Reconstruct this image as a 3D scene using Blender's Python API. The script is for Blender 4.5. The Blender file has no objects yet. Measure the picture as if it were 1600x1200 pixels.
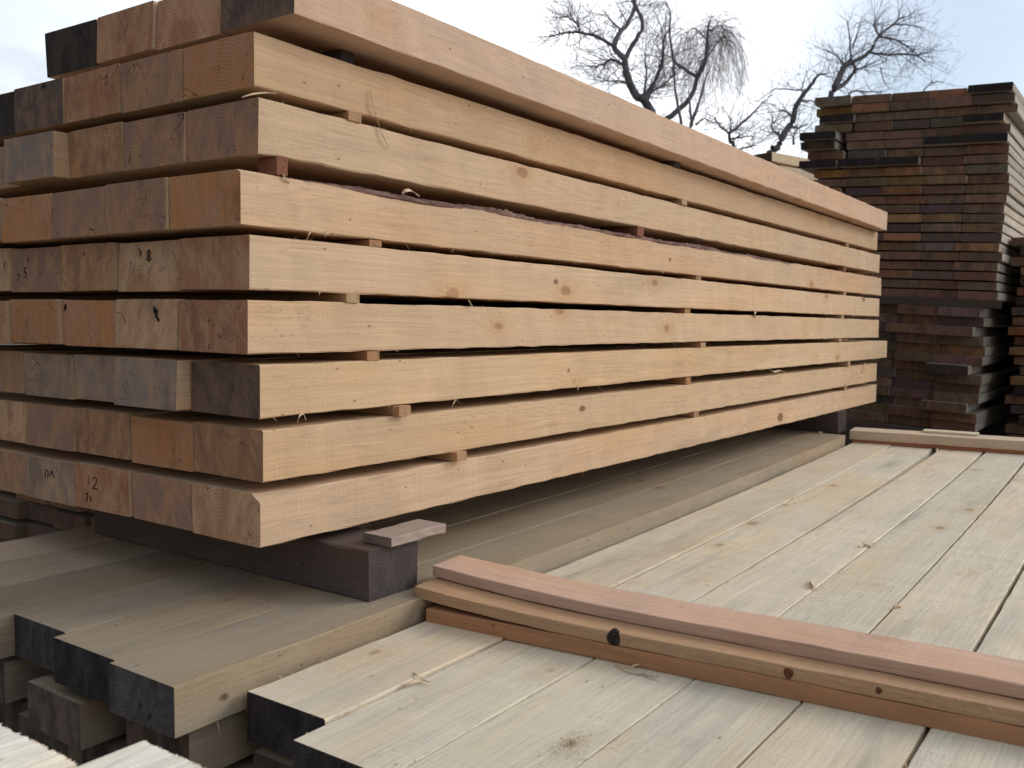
import bpy, math, random
from mathutils import Vector, Matrix, noise

random.seed(7)
rnd = random.random
uni = random.uniform
SC = bpy.context.scene
COL = SC.collection
G = 0.70                       # height of the big stack's underside above the yard
GV = Vector((0, 0, G))

# ------------------------------------------------------------------ node helpers
class NT:
    def __init__(s, tree):
        s.t = tree; s.n = tree.nodes; s.l = tree.links
    def put(s, sock, v):
        if v is None: return
        if hasattr(v, 'links'): s.l.new(v, sock)
        else:
            try: sock.default_value = v
            except Exception:
                sock.default_value = (v, v, v) if len(sock.default_value) == 3 else (v, v, v, 1)
    def math(s, op, a, b=None, c=None, clamp=False):
        n = s.n.new('ShaderNodeMath'); n.operation = op; n.use_clamp = clamp
        for i, v in enumerate((a, b, c)): s.put(n.inputs[i], v)
        return n.outputs[0]
    def vec(s, op, a, b=None, scale=None):
        n = s.n.new('ShaderNodeVectorMath'); n.operation = op
        s.put(n.inputs[0], a); s.put(n.inputs[1], b)
        if scale is not None: s.put(n.inputs['Scale'], scale)
        return n.outputs['Value'] if op in ('LENGTH', 'DISTANCE', 'DOT_PRODUCT') else n.outputs[0]
    def noise(s, v, scale=1.0, detail=3.0, rough=.55, dist=0.0):
        n = s.n.new('ShaderNodeTexNoise'); s.put(n.inputs['Vector'], v)
        n.inputs['Scale'].default_value = scale; n.inputs['Detail'].default_value = detail
        n.inputs['Roughness'].default_value = rough; n.inputs['Distortion'].default_value = dist
        return n.outputs[0]
    def mix(s, f, a, b, mode='MIX'):
        n = s.n.new('ShaderNodeMix'); n.data_type = 'RGBA'; n.blend_type = mode
        s.put(n.inputs[0], f)
        for i, v in ((6, a), (7, b)):
            if isinstance(v, tuple) and len(v) == 3: v = v + (1,)
            s.put(n.inputs[i], v)
        return n.outputs[2]
    def step(s, v, lo, hi, a=0.0, b=1.0):
        n = s.n.new('ShaderNodeMapRange'); n.interpolation_type = 'SMOOTHSTEP'
        s.put(n.inputs[0], v)
        for i, k in enumerate((lo, hi, a, b)): n.inputs[i + 1].default_value = k
        return n.outputs[0]
    def attr(s, name):
        n = s.n.new('ShaderNodeAttribute'); n.attribute_type = 'OBJECT'; n.attribute_name = name
        return n
    def comb(s, x, y, z):
        n = s.n.new('ShaderNodeCombineXYZ')
        for i, v in enumerate((x, y, z)): s.put(n.inputs[i], v)
        return n.outputs[0]
    def sep(s, v):
        n = s.n.new('ShaderNodeSeparateXYZ'); s.put(n.inputs[0], v); return n.outputs

def new_mat(name):
    m = bpy.data.materials.new(name); m.use_nodes = True
    t = NT(m.node_tree)
    b = m.node_tree.nodes['Principled BSDF']
    b.inputs['Roughness'].default_value = .85
    b.inputs['Specular IOR Level'].default_value = .25
    return m, t, b

def bump(t, b, h, strength=.3, dist=.002):
    n = t.n.new('ShaderNodeBump'); n.inputs['Strength'].default_value = strength
    n.inputs['Distance'].default_value = dist
    t.put(n.inputs['Height'], h); t.l.new(n.outputs[0], b.inputs['Normal'])

def wood_material():
    """rough sawn softwood; reads per-object 'tint', 'mold', 'knot' and object random"""
    m, t, b = new_mat('sawn_softwood')
    tc = t.n.new('ShaderNodeTexCoord').outputs['Object']
    oi = t.n.new('ShaderNodeObjectInfo'); r = oi.outputs['Random']
    off = t.vec('SCALE', (37.0, 13.0, 51.0), scale=r)
    co = t.vec('ADD', tc, off)
    tint = t.attr('tint').outputs['Color']
    mold = t.attr('mold').outputs['Fac']
    # knots ---------------------------------------------------------------
    v = t.n.new('ShaderNodeTexVoronoi'); v.feature = 'F1'
    kc = t.vec('MULTIPLY', co, (8.0, 4.2, 8.0))
    wob = t.noise(kc, 5.0, 2)
    t.put(v.inputs['Vector'], t.vec('ADD', kc, t.vec('SCALE', (1, 1, 1), scale=t.math('MULTIPLY', t.math('SUBTRACT', wob, .5), .09))))
    v.inputs['Scale'].default_value = 1.0
    kd = v.outputs['Distance']
    kr = t.sep(v.outputs['Color'])[0]
    has = t.math('GREATER_THAN', kr, .60)
    kring = t.math('MULTIPLY', has, t.step(kd, .40, .10))
    kcore = t.math('MULTIPLY', has, t.step(kd, .125, .085))
    # one chosen knot per object (y, z, radius)
    kn = t.sep(t.attr('knot').outputs['Vector'])
    xyz = t.sep(tc)
    dy = t.math('SUBTRACT', xyz[1], kn[0]); dz = t.math('SUBTRACT', xyz[2], kn[1])
    dd = t.math('SQRT', t.math('ADD', t.math('MULTIPLY', t.math('MULTIPLY', dy, dy), .35), t.math('MULTIPLY', dz, dz)))
    dd = t.math('ADD', dd, t.math('MULTIPLY', t.math('SUBTRACT', wob, .5), .012))
    kx = t.math('SUBTRACT', kn[2], dd)
    kown = t.step(kx, 0.0, .006)
    # grain: long noise along Y, contours bent round the knots -----------------
    bend = t.math('MULTIPLY', kring, .03)
    gx = t.vec('ADD', co, t.comb(bend, 0.0, bend))
    contour = t.noise(t.vec('MULTIPLY', gx, (9.0, .55, 9.0)), 1.0, 2, .5, .2)
    cath = t.math('SINE', t.math('MULTIPLY', contour, 190.0))
    cath = t.step(cath, .2, 1.0)
    fine = t.noise(t.vec('MULTIPLY', gx, (230.0, 4.0, 230.0)), 1.0, 3, .6)
    mid = t.noise(t.vec('MULTIPLY', gx, (34.0, 1.1, 34.0)), 1.0, 3, .55)
    big = t.noise(t.vec('MULTIPLY', co, (4.0, .9, 4.0)), 1.0, 3, .6)
    saw = t.noise(t.vec('MULTIPLY', co, (3.0, 170.0, 3.0)), 1.0, 2, .6)
    sawb = t.noise(t.vec('MULTIPLY', co, (1.2, 5.5, 1.2)), 1.0, 2, .6)
    fuzz = t.noise(t.vec('MULTIPLY', co, (420.0, 55.0, 420.0)), 1.0, 2, .7)
    fuzzmask = t.step(t.noise(t.vec('MULTIPLY', co, (9.0, 2.4, 9.0)), 1.0, 3), .45, .62)
    fleck = t.math('MULTIPLY', t.step(fuzz, .60, .70), fuzzmask)
    speck = t.n.new('ShaderNodeTexVoronoi'); speck.feature = 'F1'
    t.put(speck.inputs['Vector'], t.vec('MULTIPLY', co, (46.0, 22.0, 46.0)))
    speck.inputs['Scale'].default_value = 1.0
    sp = t.math('MULTIPLY', t.step(speck.outputs['Distance'], .13, .07),
                t.math('GREATER_THAN', t.sep(speck.outputs['Color'])[1], .80))
    # brightness factor
    k = t.math('ADD', .47, t.math('MULTIPLY', fine, .44))
    k = t.math('ADD', k, t.math('MULTIPLY', mid, .26))
    k = t.math('ADD', k, t.math('MULTIPLY', saw, .10))
    k = t.math('ADD', k, t.math('MULTIPLY', sawb, .24))
    k = t.math('ADD', k, t.math('MULTIPLY', r, .10))
    k = t.math('SUBTRACT', k, t.math('MULTIPLY', cath, t.step(mid, .35, .65, .02, .10)))
    k = t.math('SUBTRACT', k, t.math('MULTIPLY', fleck, .38))
    base = t.vec('SCALE', tint, scale=k)
    warm = t.mix(t.step(big, .42, .70), base, t.vec('MULTIPLY', base, (1.03, .93, .82)))
    # weather: blue grey mould and yellow patches along the grain
    mn = t.noise(t.vec('MULTIPLY', co, (11.0, 1.5, 11.0)), 1.0, 4, .62)
    c = t.mix(t.math('MULTIPLY', t.step(mn, .52, .68), mold), warm, t.vec('MULTIPLY', base, (.73, .745, .77)))
    c = t.mix(t.math('MULTIPLY', t.step(mn, .46, .36), t.math('MULTIPLY', mold, .55)), c, t.vec('MULTIPLY', base, (1.0, .94, .79)))
    c = t.mix(t.math('MULTIPLY', t.step(mn, .64, .74), t.math('MULTIPLY', mold, .75)), c, t.vec('MULTIPLY', base, (.48, .47, .46)))
    c = t.mix(t.math('MULTIPLY', kring, .35), c, t.vec('MULTIPLY', base, (.86, .68, .48)))
    c = t.mix(t.math('MULTIPLY', kcore, .62), c, t.vec('MULTIPLY', base, (.50, .34, .24)))
    c = t.mix(t.math('MULTIPLY', kown, .85), c, t.vec('MULTIPLY', base, (.30, .20, .15)))
    c = t.mix(t.math('MULTIPLY', sp, .65), c, t.vec('MULTIPLY', base, (.25, .2, .17)))
    t.l.new(c, b.inputs['Base Color'])
    h = t.math('ADD', t.math('MULTIPLY', fine, .5), t.math('MULTIPLY', saw, .45))
    h = t.math('ADD', h, t.math('MULTIPLY', fuzz, .55))
    bump(t, b, h, .55, .0022)
    return m

def end_material():
    """end grain; base colour = object colour, second colour = 'patch'"""
    m, t, b = new_mat('end_grain')
    tc = t.n.new('ShaderNodeTexCoord').outputs['Object']
    oi = t.n.new('ShaderNodeObjectInfo'); r = oi.outputs['Random']
    r2 = t.math('FRACT', t.math('MULTIPLY', r, 57.31)); r3 = t.math('FRACT', t.math('MULTIPLY', r, 191.7))
    off = t.vec('SCALE', (91.0, 23.0, 47.0), scale=r)
    col = oi.outputs['Color']
    patch = t.attr('patch').outputs['Color']
    xyz = t.sep(tc)
    wv = t.noise(t.vec('ADD', tc, off), 14.0, 3)
    dx = t.math('SUBTRACT', xyz[0], t.math('MULTIPLY', t.math('SUBTRACT', r2, .5), .22))
    dz = t.math('SUBTRACT', xyz[2], t.math('SUBTRACT', t.math('MULTIPLY', r3, .17), .06))
    rad = t.math('SQRT', t.math('ADD', t.math('MULTIPLY', dx, dx), t.math('MULTIPLY', dz, dz)))
    ph = t.math('ADD', t.math('MULTIPLY', rad, 900.0), t.math('MULTIPLY', wv, 9.0))
    ring = t.step(t.math('SINE', ph), .35, 1.0)
    ang = t.math('ARCTAN2', dz, dx)
    cw = t.noise(t.vec('ADD', t.vec('MULTIPLY', tc, (40.0, 40.0, 40.0)), off), 1.0, 3, .6)
    cr = t.noise(t.comb(t.math('ADD', t.math('ADD', t.math('MULTIPLY', ang, 1.7), t.math('MULTIPLY', cw, .10)), t.math('MULTIPLY', r, 80.0)), t.math('MULTIPLY', rad, 4.0), r2), 3.0, 1, .5)
    crack = t.math('MULTIPLY', t.step(t.math('ABSOLUTE', t.math('SUBTRACT', cr, .5)), .012, .0), t.step(t.noise(t.vec('ADD', tc, off), 13.0, 2), .50, .56))
    st = t.noise(t.vec('ADD', t.vec('MULTIPLY', tc, (20.0, 20.0, 9.0)), off), 1.0, 8, .72, .35)
    st2 = t.noise(t.vec('ADD', t.vec('MULTIPLY', tc, (11.0, 11.0, 7.0)), t.vec('SCALE', off, scale=2.0)), 1.0, 7, .68)
    fn = t.noise(t.vec('ADD', t.vec('MULTIPLY', tc, (300.0, 60.0, 300.0)), off), 1.0, 3, .7)
    lean = t.math('SUBTRACT', t.math('MULTIPLY', r3, 1.6), .8)
    dg = t.noise(t.comb(t.math('MULTIPLY', t.math('ADD', xyz[0], t.math('MULTIPLY', xyz[2], lean)), 170.0), r, t.math('MULTIPLY', xyz[2], 9.0)), 1.0, 3, .6)
    k = t.math('ADD', .34, t.math('MULTIPLY', fn, .50))
    k = t.math('ADD', k, t.math('MULTIPLY', dg, .40))
    k = t.math('ADD', k, t.math('MULTIPLY', st, .36))
    k = t.math('SUBTRACT', k, t.math('MULTIPLY', ring, t.math('MULTIPLY', t.step(st2, .62, .40), .20)))
    k = t.math('MAXIMUM', t.math('SUBTRACT', k, .04), .05)
    c = t.mix(t.step(st, .38, .62), col, patch)
    c = t.mix(t.math('MULTIPLY', t.step(st2, .50, .68), .62), c, t.vec('MULTIPLY', col, (.50, .52, .58)))
    c = t.vec('SCALE', c, scale=k)
    c = t.mix(t.math('MULTIPLY', crack, .8), c, (.018, .013, .012))
    t.l.new(c, b.inputs['Base Color'])
    b.inputs['Roughness'].default_value = .92
    b.inputs['Specular IOR Level'].default_value = .15
    bump(t, b, t.math('ADD', t.math('ADD', fn, dg), t.math('MULTIPLY', ring, .2)), .5, .002)
    return m

def plain_material(name, c1, c2, scale, rough=.9, stretch=(1, 1, 1), bs=.4, bd=.01):
    m, t, b = new_mat(name)
    tc = t.n.new('ShaderNodeTexCoord').outputs['Object']
    n1 = t.noise(t.vec('MULTIPLY', tc, stretch), scale, 5, .65)
    n2 = t.noise(t.vec('MULTIPLY', tc, stretch), scale * 9, 3, .6)
    f = t.step(t.math('ADD', t.math('MULTIPLY', n1, .7), t.math('MULTIPLY', n2, .3)), .38, .64)
    t.l.new(t.mix(f, c1, c2), b.inputs['Base Color'])
    b.inputs['Roughness'].default_value = rough
    bump(t, b, t.math('ADD', n1, t.math('MULTIPLY', n2, .5)), bs, bd)
    return m

WOOD = wood_material()
ENDG = end_material()
BARK = plain_material('loose_bark', (.12, .068, .058), (.30, .18, .15), 60, .95, (1, .35, 1), .8, .006)
TREEBARK = plain_material('winter_bark', (.10, .095, .105), (.19, .18, .19), 6, .95, (1, 1, .4))
TWIG = plain_material('winter_twig', (.14, .135, .155), (.24, .23, .255), 3, .95)
PENCIL = plain_material('crayon_mark', (.012, .010, .012), (.02, .018, .02), 80)
SHAVE = plain_material('wood_shaving', (.50, .38, .24), (.68, .54, .37), 60)
EARTH = plain_material('yard_earth', (.060, .048, .036), (.15, .125, .095), 2.3, .95, (1, 1, 1), .7, .05)

# ------------------------------------------------------------------ object helpers
def tag(o, label, cat, group=None, kind=None):
    if label: o['label'] = label
    if cat: o['category'] = cat
    if group: o['group'] = group
    if kind: o['kind'] = kind
    return o

def mesh_obj(name, V, F, mats, mi=None, smooth=False, parent=None):
    me = bpy.data.meshes.new(name)
    me.from_pydata([tuple(v) for v in V], [], F)
    for m in mats: me.materials.append(m)
    if mi: me.polygons.foreach_set('material_index', mi)
    if smooth: me.polygons.foreach_set('use_smooth', [True] * len(F))
    me.update()
    o = bpy.data.objects.new(name, me); COL.objects.link(o)
    if parent: o.parent = parent
    return o

SPRUCE = (.560, .405, .268)
DECKC = (.625, .585, .490)
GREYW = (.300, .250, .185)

def timber_mesh(L, w, t, seg, jit, cham, bow=0.0, crook=0.0, skew=(0, 0), curve=0.0, wane=None, nx=1, rag=0.0, twist=0.0):
    """a sawn timber lying along +Y from y=0, centred on x, bottom at z=0. wane(y)->(dx,dz) cut off the top right arris.
    nx/rag split the width and make the sawn ends ragged"""
    n = max(2, int(round(L / seg)))
    c = cham
    top = [(-w/2 + c, t)] + [(-w/2 + w * i / nx, t) for i in range(1, nx)] + [(w/2 - c, t)]
    bot = [(w/2 - c, 0)] + [(w/2 - w * i / nx, 0) for i in range(1, nx)] + [(-w/2 + c, 0)]
    prof = [(-w/2, c), (-w/2, t - c)] + top + [(w/2, t - c), (w/2, c)] + bot
    itr = 2 + len(top) - 1; ir = itr + 1
    N = len(prof)
    V = []; F = []; mi = []
    ragv = [[uni(-1, 1) ** 3 * rag for _ in range(N)] for _ in (0, 1)]
    for k in range(n + 1):
        y = L * k / n; u = k / n
        s4 = 4 * u * (1 - u)
        for i, (x, z) in enumerate(prof):
            jx = uni(-jit, jit); jz = uni(-jit, jit)
            dx, dz = 0, 0
            if wane:
                a, d = wane(y)
                if i == itr: dx = -a
                if i == ir: dz = -d
            yy = y
            if k == 0: yy += skew[0] * x + skew[1] * (z - t/2) + ragv[0][i] * (1 if z > t/2 else .4)
            if k == n: yy += ragv[1][i]
            tw = twist * u
            V.append((x + dx + jx + crook * s4 + curve * y * y + tw * (z - t/2), yy, z + dz + jz + bow * s4 - tw * x))
    for k in range(n):
        for i in range(N):
            j = (i + 1) % N
            F.append((k*N + i, k*N + j, (k+1)*N + j, (k+1)*N + i)); mi.append(0)
    F.append(tuple(range(N - 1, -1, -1))); mi.append(1)
    F.append(tuple(n*N + i for i in range(N))); mi.append(1)
    return V, F, mi

def fibre_mesh(L, w, t, count, edges, size=.012):
    """torn saw fibres standing off the arrises"""
    V = []; F = []
    for _ in range(count):
        ex, ez = random.choice(edges)
        y = uni(.02, L - .02) if L < 1.2 else min(L - .02, .02 + (L) * rnd() ** 1.3)
        l = size * (.25 + 1.2 * rnd() ** 2.5); d = Vector((ex * uni(.1, .9), uni(-1, 1) * 1.5, ez * uni(.0, .8) - .15)).normalized()
        p = Vector((ex * w/2, y, t if ez > 0 else 0))
        curl = Vector((uni(-.3, .6) * ex, uni(-.5, .5), uni(-.9, .5)))
        wd = uni(.0004, .0011)
        side = d.cross(Vector((uni(-1, 1), uni(-1, 1), 1))).normalized() * wd
        b0 = len(V)
        for q in range(4):
            u = q / 3
            c = p + d * l * u + curl * l * u * u * .8
            s = side * (1 - .75 * u)
            V += [c - s, c + s]
        for q in range(3):
            a = b0 + 2*q
            F.append((a, a+1, a+3, a+2))
    return V, F

def timber(name, label, cat, group, M, x, y, z, L, w, t, end=(.2, .15, .1), patch=None, tint=SPRUCE, mold=0.0,
           seg=.06, jit=.0006, cham=.002, fibres=0, fedges=((1, 1), (1, -1)), rotz=0.0, knot=None, **kw):
    V, F, mi = timber_mesh(L, w, t, seg, jit, cham, **kw)
    o = mesh_obj(name, V, F, [WOOD, ENDG], mi)
    o.matrix_world = Matrix.Translation(GV) @ M @ Matrix.Translation((x, y, z)) @ Matrix.Rotation(rotz, 4, 'Z')
    o.color = (*end, 1)
    p = patch or tuple(min(1, v * f) for v, f in zip(end, (1.35, 1.15, .95)))
    o['patch'] = [float(v) for v in p]; o['tint'] = [float(v) for v in tint]; o['mold'] = float(mold)
    o['knot'] = [float(v) for v in (knot or (-9, -9, .0))]
    tag(o, label, cat, group)
    if fibres:
        fv, ff = fibre_mesh(L, w, t, fibres, fedges)
        f = mesh_obj('edge_fibres', fv, ff, [SHAVE], parent=o)
        f['tint'] = o['tint']; f['kind'] = 'stuff'
    return o

def strokes(parent, paths, x0, z0, s, y=-.0012, wd=.0022, name='crayon_mark'):
    """hand-drawn marks on an end face: flat ribbons a millimetre proud; coordinates as seen from the front"""
    V = []; F = []
    for path in paths:
        pts = [Vector((x0 + px * s + uni(-.03, .03) * s, y, z0 + pz * s + uni(-.03, .03) * s)) for px, pz in path]
        for a, b in zip(pts, pts[1:]):
            d = (b - a)
            if d.length < 1e-6: continue
            n = Vector((-d.z, 0, d.x)).normalized() * wd/2
            e = d.normalized() * wd * .3
            i = len(V)
            V += [a - e - n, b + e - n, b + e + n, a - e + n]
            V += [v + Vector((0, .0008, 0)) for v in (a - e - n, b + e - n, b + e + n, a - e + n)]
            F += [(i, i+1, i+2, i+3), (i+4, i+7, i+6, i+5), (i, i+4, i+5, i+1), (i+1, i+5, i+6, i+2), (i+2, i+6, i+7, i+3), (i+3, i+7, i+4, i)]
    return mesh_obj(name, V, F, [PENCIL], parent=parent)

D1 = [[(.1, .75), (.4, 1), (.4, 0)]]
D2 = [[(0, .8), (.25, 1), (.55, .85), (.5, .55), (0, 0), (.65, .03)]]
D5 = [[(.6, 1), (.1, 1), (.05, .55), (.4, .6), (.6, .3), (.35, 0), (0, .08)]]
D8 = [[(.3, .5), (.05, .75), (.3, 1), (.55, .75), (.3, .5), (.05, .2), (.3, 0), (.6, .2), (.3, .5)]]
DV = [[(0, 1), (.25, .1), (.6, 1)]]
def shift(paths, dx, dz): return [[(a + dx, b + dz) for a, b in p] for p in paths]

ORD = ['first', 'second', 'third', 'fourth', 'fifth', 'sixth', 'seventh', 'eighth', 'ninth', 'tenth', 'eleventh', 'twelfth',
       'thirteenth', 'fourteenth', 'fifteenth', 'sixteenth', 'seventeenth', 'eighteenth', 'nineteenth', 'twentieth',
       'twenty-first', 'twenty-second', 'twenty-third', 'twenty-fourth', 'twenty-fifth', 'twenty-sixth', 'twenty-seventh',
       'twenty-eighth', 'twenty-ninth', 'thirtieth', 'thirty-first', 'thirty-second', 'thirty-third', 'thirty-fourth', 'thirty-fifth', 'thirty-sixth']
def lin(c):                                  # sRGB 0-255 to linear
    return tuple(((v/255 + .055) / 1.055) ** 2.4 if v > 10 else v/255/12.92 for v in c)
I4 = Matrix.Identity(4)

# ------------------------------------------------------------------ camera (solved from the vanishing points)
CAM = Vector((1.34354, -1.12066, .42201))
R = Matrix(((.81729992, -.04988764, .57404883), (.57608579, .04985358, -.8158675), (.01208332, .99750982, .06948489)))
cd = bpy.data.cameras.new('camera'); cam = bpy.data.objects.new('camera', cd); COL.objects.link(cam)
cam.matrix_world = Matrix.Translation(CAM + GV) @ R.to_4x4()
cd.sensor_width = 36; cd.lens = 33.14; cd.clip_start = .05; cd.clip_end = 600
cd.dof.use_dof = True; cd.dof.focus_distance = 2.3; cd.dof.aperture_fstop = 8.0
SC.camera = cam

# ------------------------------------------------------------------ THE BIG STACK
# end colour families (albedo of the dirty saw cuts)
EC = dict(
    tan=((.30, .185, .115), (.37, .25, .17), 'tan'),
    orange=((.34, .170, .080), (.30, .175, .11), 'orange brown'),
    rust=((.26, .135, .085), (.33, .20, .13), 'red brown'),
    brown=((.21, .125, .082), (.30, .18, .105), 'brown'),
    mauve=((.215, .145, .118), (.28, .165, .10), 'mauve grey'),
    slate=((.075, .060, .058), (.14, .095, .072), 'dark slate'),
    blue=((.180, .155, .145), (.26, .175, .125), 'blue grey'),
    black=((.026, .024, .024), (.045, .039, .036), 'black'),
    grey=((.20, .160, .130), (.28, .195, .135), 'grey'),
)
#            bottom z, right x, y0,  length, end-height drop, ends from the right (name, extra protrusion)
W, T, P = .200, .096, .2045
LAYERS = [
    (.000, .000, .000, 4.29, -.014, ['tan', 'mauve', ('rust', .0), 'grey', 'mauve', 'brown']),
    (.1185, .000, .006, 4.27, -.016, ['brown', 'orange', 'brown', 'mauve', 'tan', 'brown']),
    (.2365, .004, -.002, 4.47, -.011, ['slate', ('blue', .030), 'blue', 'grey', 'mauve', 'brown']),
    (.353, .000, -.026, 4.31, -.012, ['rust', 'tan', 'orange', 'orange', ('rust', .01), 'tan', 'brown']),
    (.4685, .000, -.022, 4.30, -.012, ['rust', 'tan', 'brown', 'mauve', 'tan', 'brown', 'brown']),
    (.579, .002, -.042, 4.34, -.008, ['orange', 'mauve', 'mauve', 'orange', 'blue', 'brown', 'brown']),
    (.709, .000, -.002, 4.25, -.016, ['mauve', ('mauve', .004), ('brown', .0), ('blue', .033), 'grey', 'brown', 'brown']),
    (.8225, .000, -.010, 4.20, -.013, ['orange', 'mauve', 'rust', 'slate', 'black', 'black']),
    (.950, .054, .028, 4.12, -.040, ['slate', 'rust', 'rust', 'black']),
]
TILT = Matrix.Identity(4)
big = {}
def bigz(i, y): return LAYERS[i][0] + LAYERS[i][4] * y / 4.3

KN = {(0, 0): (2.75, .03, .022), (1, 0): (1.12, .06, .011), (2, 0): (1.05, .05, .006), (4, 0): (1.0, .055, .010), (5, 0): (1.7, .04, .008)}
for li, (z0, xr, y0, L, dz, ends) in enumerate(LAYERS):
    nl = len(LAYERS)
    for ci, e in enumerate(ends):
        pro = 0.0
        if isinstance(e, tuple): e, pro = e
        elif ci: pro = uni(-.005, .005)
        c1, c2, word = EC[e]
        lname = 'bottom layer' if li == 0 else 'top layer' if li == nl - 1 else ORD[li] + ' layer up'
        cname = 'rightmost beam' if ci == 0 else ORD[ci] + ' beam from right'
        label = f'{cname} in the {lname} of the big stack, {word} end'
        f = uni(1.75, 2.1)
        kw = {}
        tq = (.99, .98, 1.03, 1.02, 1.05, 1.04, .98, .90, 1.0)[li] * (1 if ci == 0 else uni(.95, 1.03)); tint = (SPRUCE[0] * tq, SPRUCE[1] * tq * uni(.985, 1.01), SPRUCE[2] * tq * uni(.97, 1.03))
        if li == 7: tint = (tint[0] * 1.02, tint[1] * .97, tint[2] * .90)
        if li == 8: tint = (.575, .408, .300)
        if li == 5 and ci == 0:
            kw['wane'] = lambda y: (max(0, .020 * (noise.noise(Vector((y * 2.1, 3.3, 0))) + .55) * (1 if y < 2.9 else .2)),
                                    max(0, .010 * (noise.noise(Vector((y * 5.1, 8.3, 0))) + .45)) * (1 if y < 2.9 else .2))
        if li == 7 and ci == 0:
            kw['wane'] = lambda y: (max(0, .03 * noise.noise(Vector((y * 1.6, 1.3, 0)))), max(0, .026 * noise.noise(Vector((y * 2.2 + 4, 5.3, 0)))))
        if li == 0 and ci == 0:
            kw['wane'] = lambda y: (.020 * max(0, 1 - y / .16), .012 * max(0, 1 - y / .10))
        near = ci == 0
        o = timber('timber_beam', label, 'beam', 'beams of the big stack', Matrix.Rotation(math.atan(dz / 4.3), 4, 'X'),
                   xr - W/2 - ci * P, y0 - pro, z0 + (uni(-.0025, .0025) if ci else 0), L + (0 if near else uni(-.03, .03)), W if near else W + uni(-.004, .002), T,
                   end=tuple(v * f * q for v, q in zip(c1, (1.06, .97, .88))), patch=tuple(v * f * q for v, q in zip(c2, (1.04, .97, .9))), tint=tint, mold=(.75 if li == 0 else .25) if near else .0,
                   seg=.05 if near else .25, jit=.0012 if near else .0006, cham=.0022,
                   bow=uni(-.003, .003), crook=uni(-.004, .004), skew=(uni(-.02, .02), uni(-.05, .05)) if ci else (uni(-.01, .01), 0),
                   fibres=42 if near else 0, knot=KN.get((li, ci)), **kw)
        big[(li, ci)] = o

# bark left on the arris of one beam
def bark_strip():
    V = []; F = []; n = 170; m = 5
    for k in range(n + 1):
        y = .10 + 2.75 * k / n
        a = (noise.noise(Vector((y * 3.3, 0, 7))) + .65) * (1 if k < n - 12 else (n - k) / 12)
        a = max(.08, a)
        for j in range(m + 1):
            u = j / m
            x = W/2 - .030 * u * (1 + .3 * noise.noise(Vector((y * 14, u * 3, 1)))) - .001
            z = T - .008 * (1 - u) ** 2 + .012 * a * math.sin(math.pi * (u * .8 + .1)) * (1 + .8 * noise.noise(Vector((y * 40, u * 5, 2)))) + .0005
            V.append((x + .002 * noise.noise(Vector((y * 60, u * 9, 4))), y, z))
    for k in range(n):
        for j in range(m):
            a = k * (m + 1) + j
            F.append((a, a + m + 1, a + m + 2, a + 1))
    o = mesh_obj('bark', V, F, [BARK], parent=big[(5, 0)])
    mod = o.modifiers.new('thick', 'SOLIDIFY'); mod.thickness = .004; mod.offset = -1
bark_strip()

# crayon marks on the ends
s = .026
strokes(big[(0, 2)], shift(D1, 0, 0) + shift(D2, .95, -.35), -.055, .055, s)
strokes(big[(0, 2)], [[(0, .9), (.3, 1), (.4, .7), (.1, .2)], [(.9, .8), (1.0, .3)]], -.06, .012, s * .8)
strokes(big[(4, 3)], shift(D2, 0, 0) + shift(D5, 1.5, .55), -.075, .022, s * .75)
strokes(big[(4, 3)], [[(0, .6), (.3, .4)], [(1.2, .6), (1.1, .1), (1.5, .2)]], -.075, .006, s * .8)
strokes(big[(4, 1)], D8, -.005, .058, s * .85)
strokes(big[(4, 1)], [[(0, 1), (.3, .6), (.2, .3)]], -.03, .062, s * .8)
strokes(big[(3, 1)], [[(0, 1), (.1, .6), (.4, .7), (.3, .2), (.7, -.2)]], .03, .06, s * .8, wd=.005)
strokes(big[(3, 2)], [[(0, 1), (-.1, .5), (.2, .8)]], -.09, .066, s * .8, wd=.005)
strokes(big[(0, 3)], [[(0, .3), (.2, .9), (.5, .8), (.4, .3)], [(.7, .5), (1.1, .9), (1.3, .4)]], -.02, .045, s * 1.1, wd=.0022)

# ------------------------------------------------------------------ spacer strips between the layers
STY = [  # near y, middle y, far y for the gap above layer i ; extra push-out of the near one
    (.565, 1.90, 3.70, .020), (.372, 1.83, 3.72, .018), (.290, 1.94, 3.56, .004), (.232, 1.81, 3.60, .004),
    (.30, 1.895, 3.62, .0), (.052, 1.452, 3.60, .004), (.238, 1.75, 3.64, .003), (.250, 1.70, 3.64, -.03)]
POSN = ['near', 'middle', 'far']
for gi, (ya, yb, yc, push) in enumerate(STY):
    for pi, y in enumerate((ya, yb, yc)):
        zt = bigz(gi, y) + T; zb = bigz(gi + 1, y)
        xe = (push if pi == 0 else uni(-.004, .006))
        if gi == 7: xe = .0 if pi else -.03
        tone = random.choice([(.42, .23, .12), (.50, .34, .20), (.48, .30, .17)])
        if gi in (5,): tone = (.26, .115, .075)
        if gi == 7: tone = (.10, .085, .08)
        lay = 'bottom layer' if gi == 0 else ORD[gi] + ' layer'
        Lx = 1.42 if 1 < gi < 6 else 1.19 if gi < 7 else .84
        if gi == 5 and pi == 0: Lx = .05
        hgt = zb - zt - .0012
        M = Matrix.Translation((xe - Lx, y, zt + .0006))
        o = timber('spacer_strip', f'{POSN[pi]} thin wooden spacer strip lying on the {lay} of the big stack', 'spacer strip', 'spacer strips in the big stack',
                   M @ Matrix.Rotation(-math.pi/2, 4, 'Z'), 0, 0, 0, Lx, (.026 if gi == 5 else .036) if pi == 0 else .040, hgt,
                   end=tuple(v * .85 for v in tone), patch=tone, tint=tone, seg=.12, jit=.0004, cham=.001)

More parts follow.
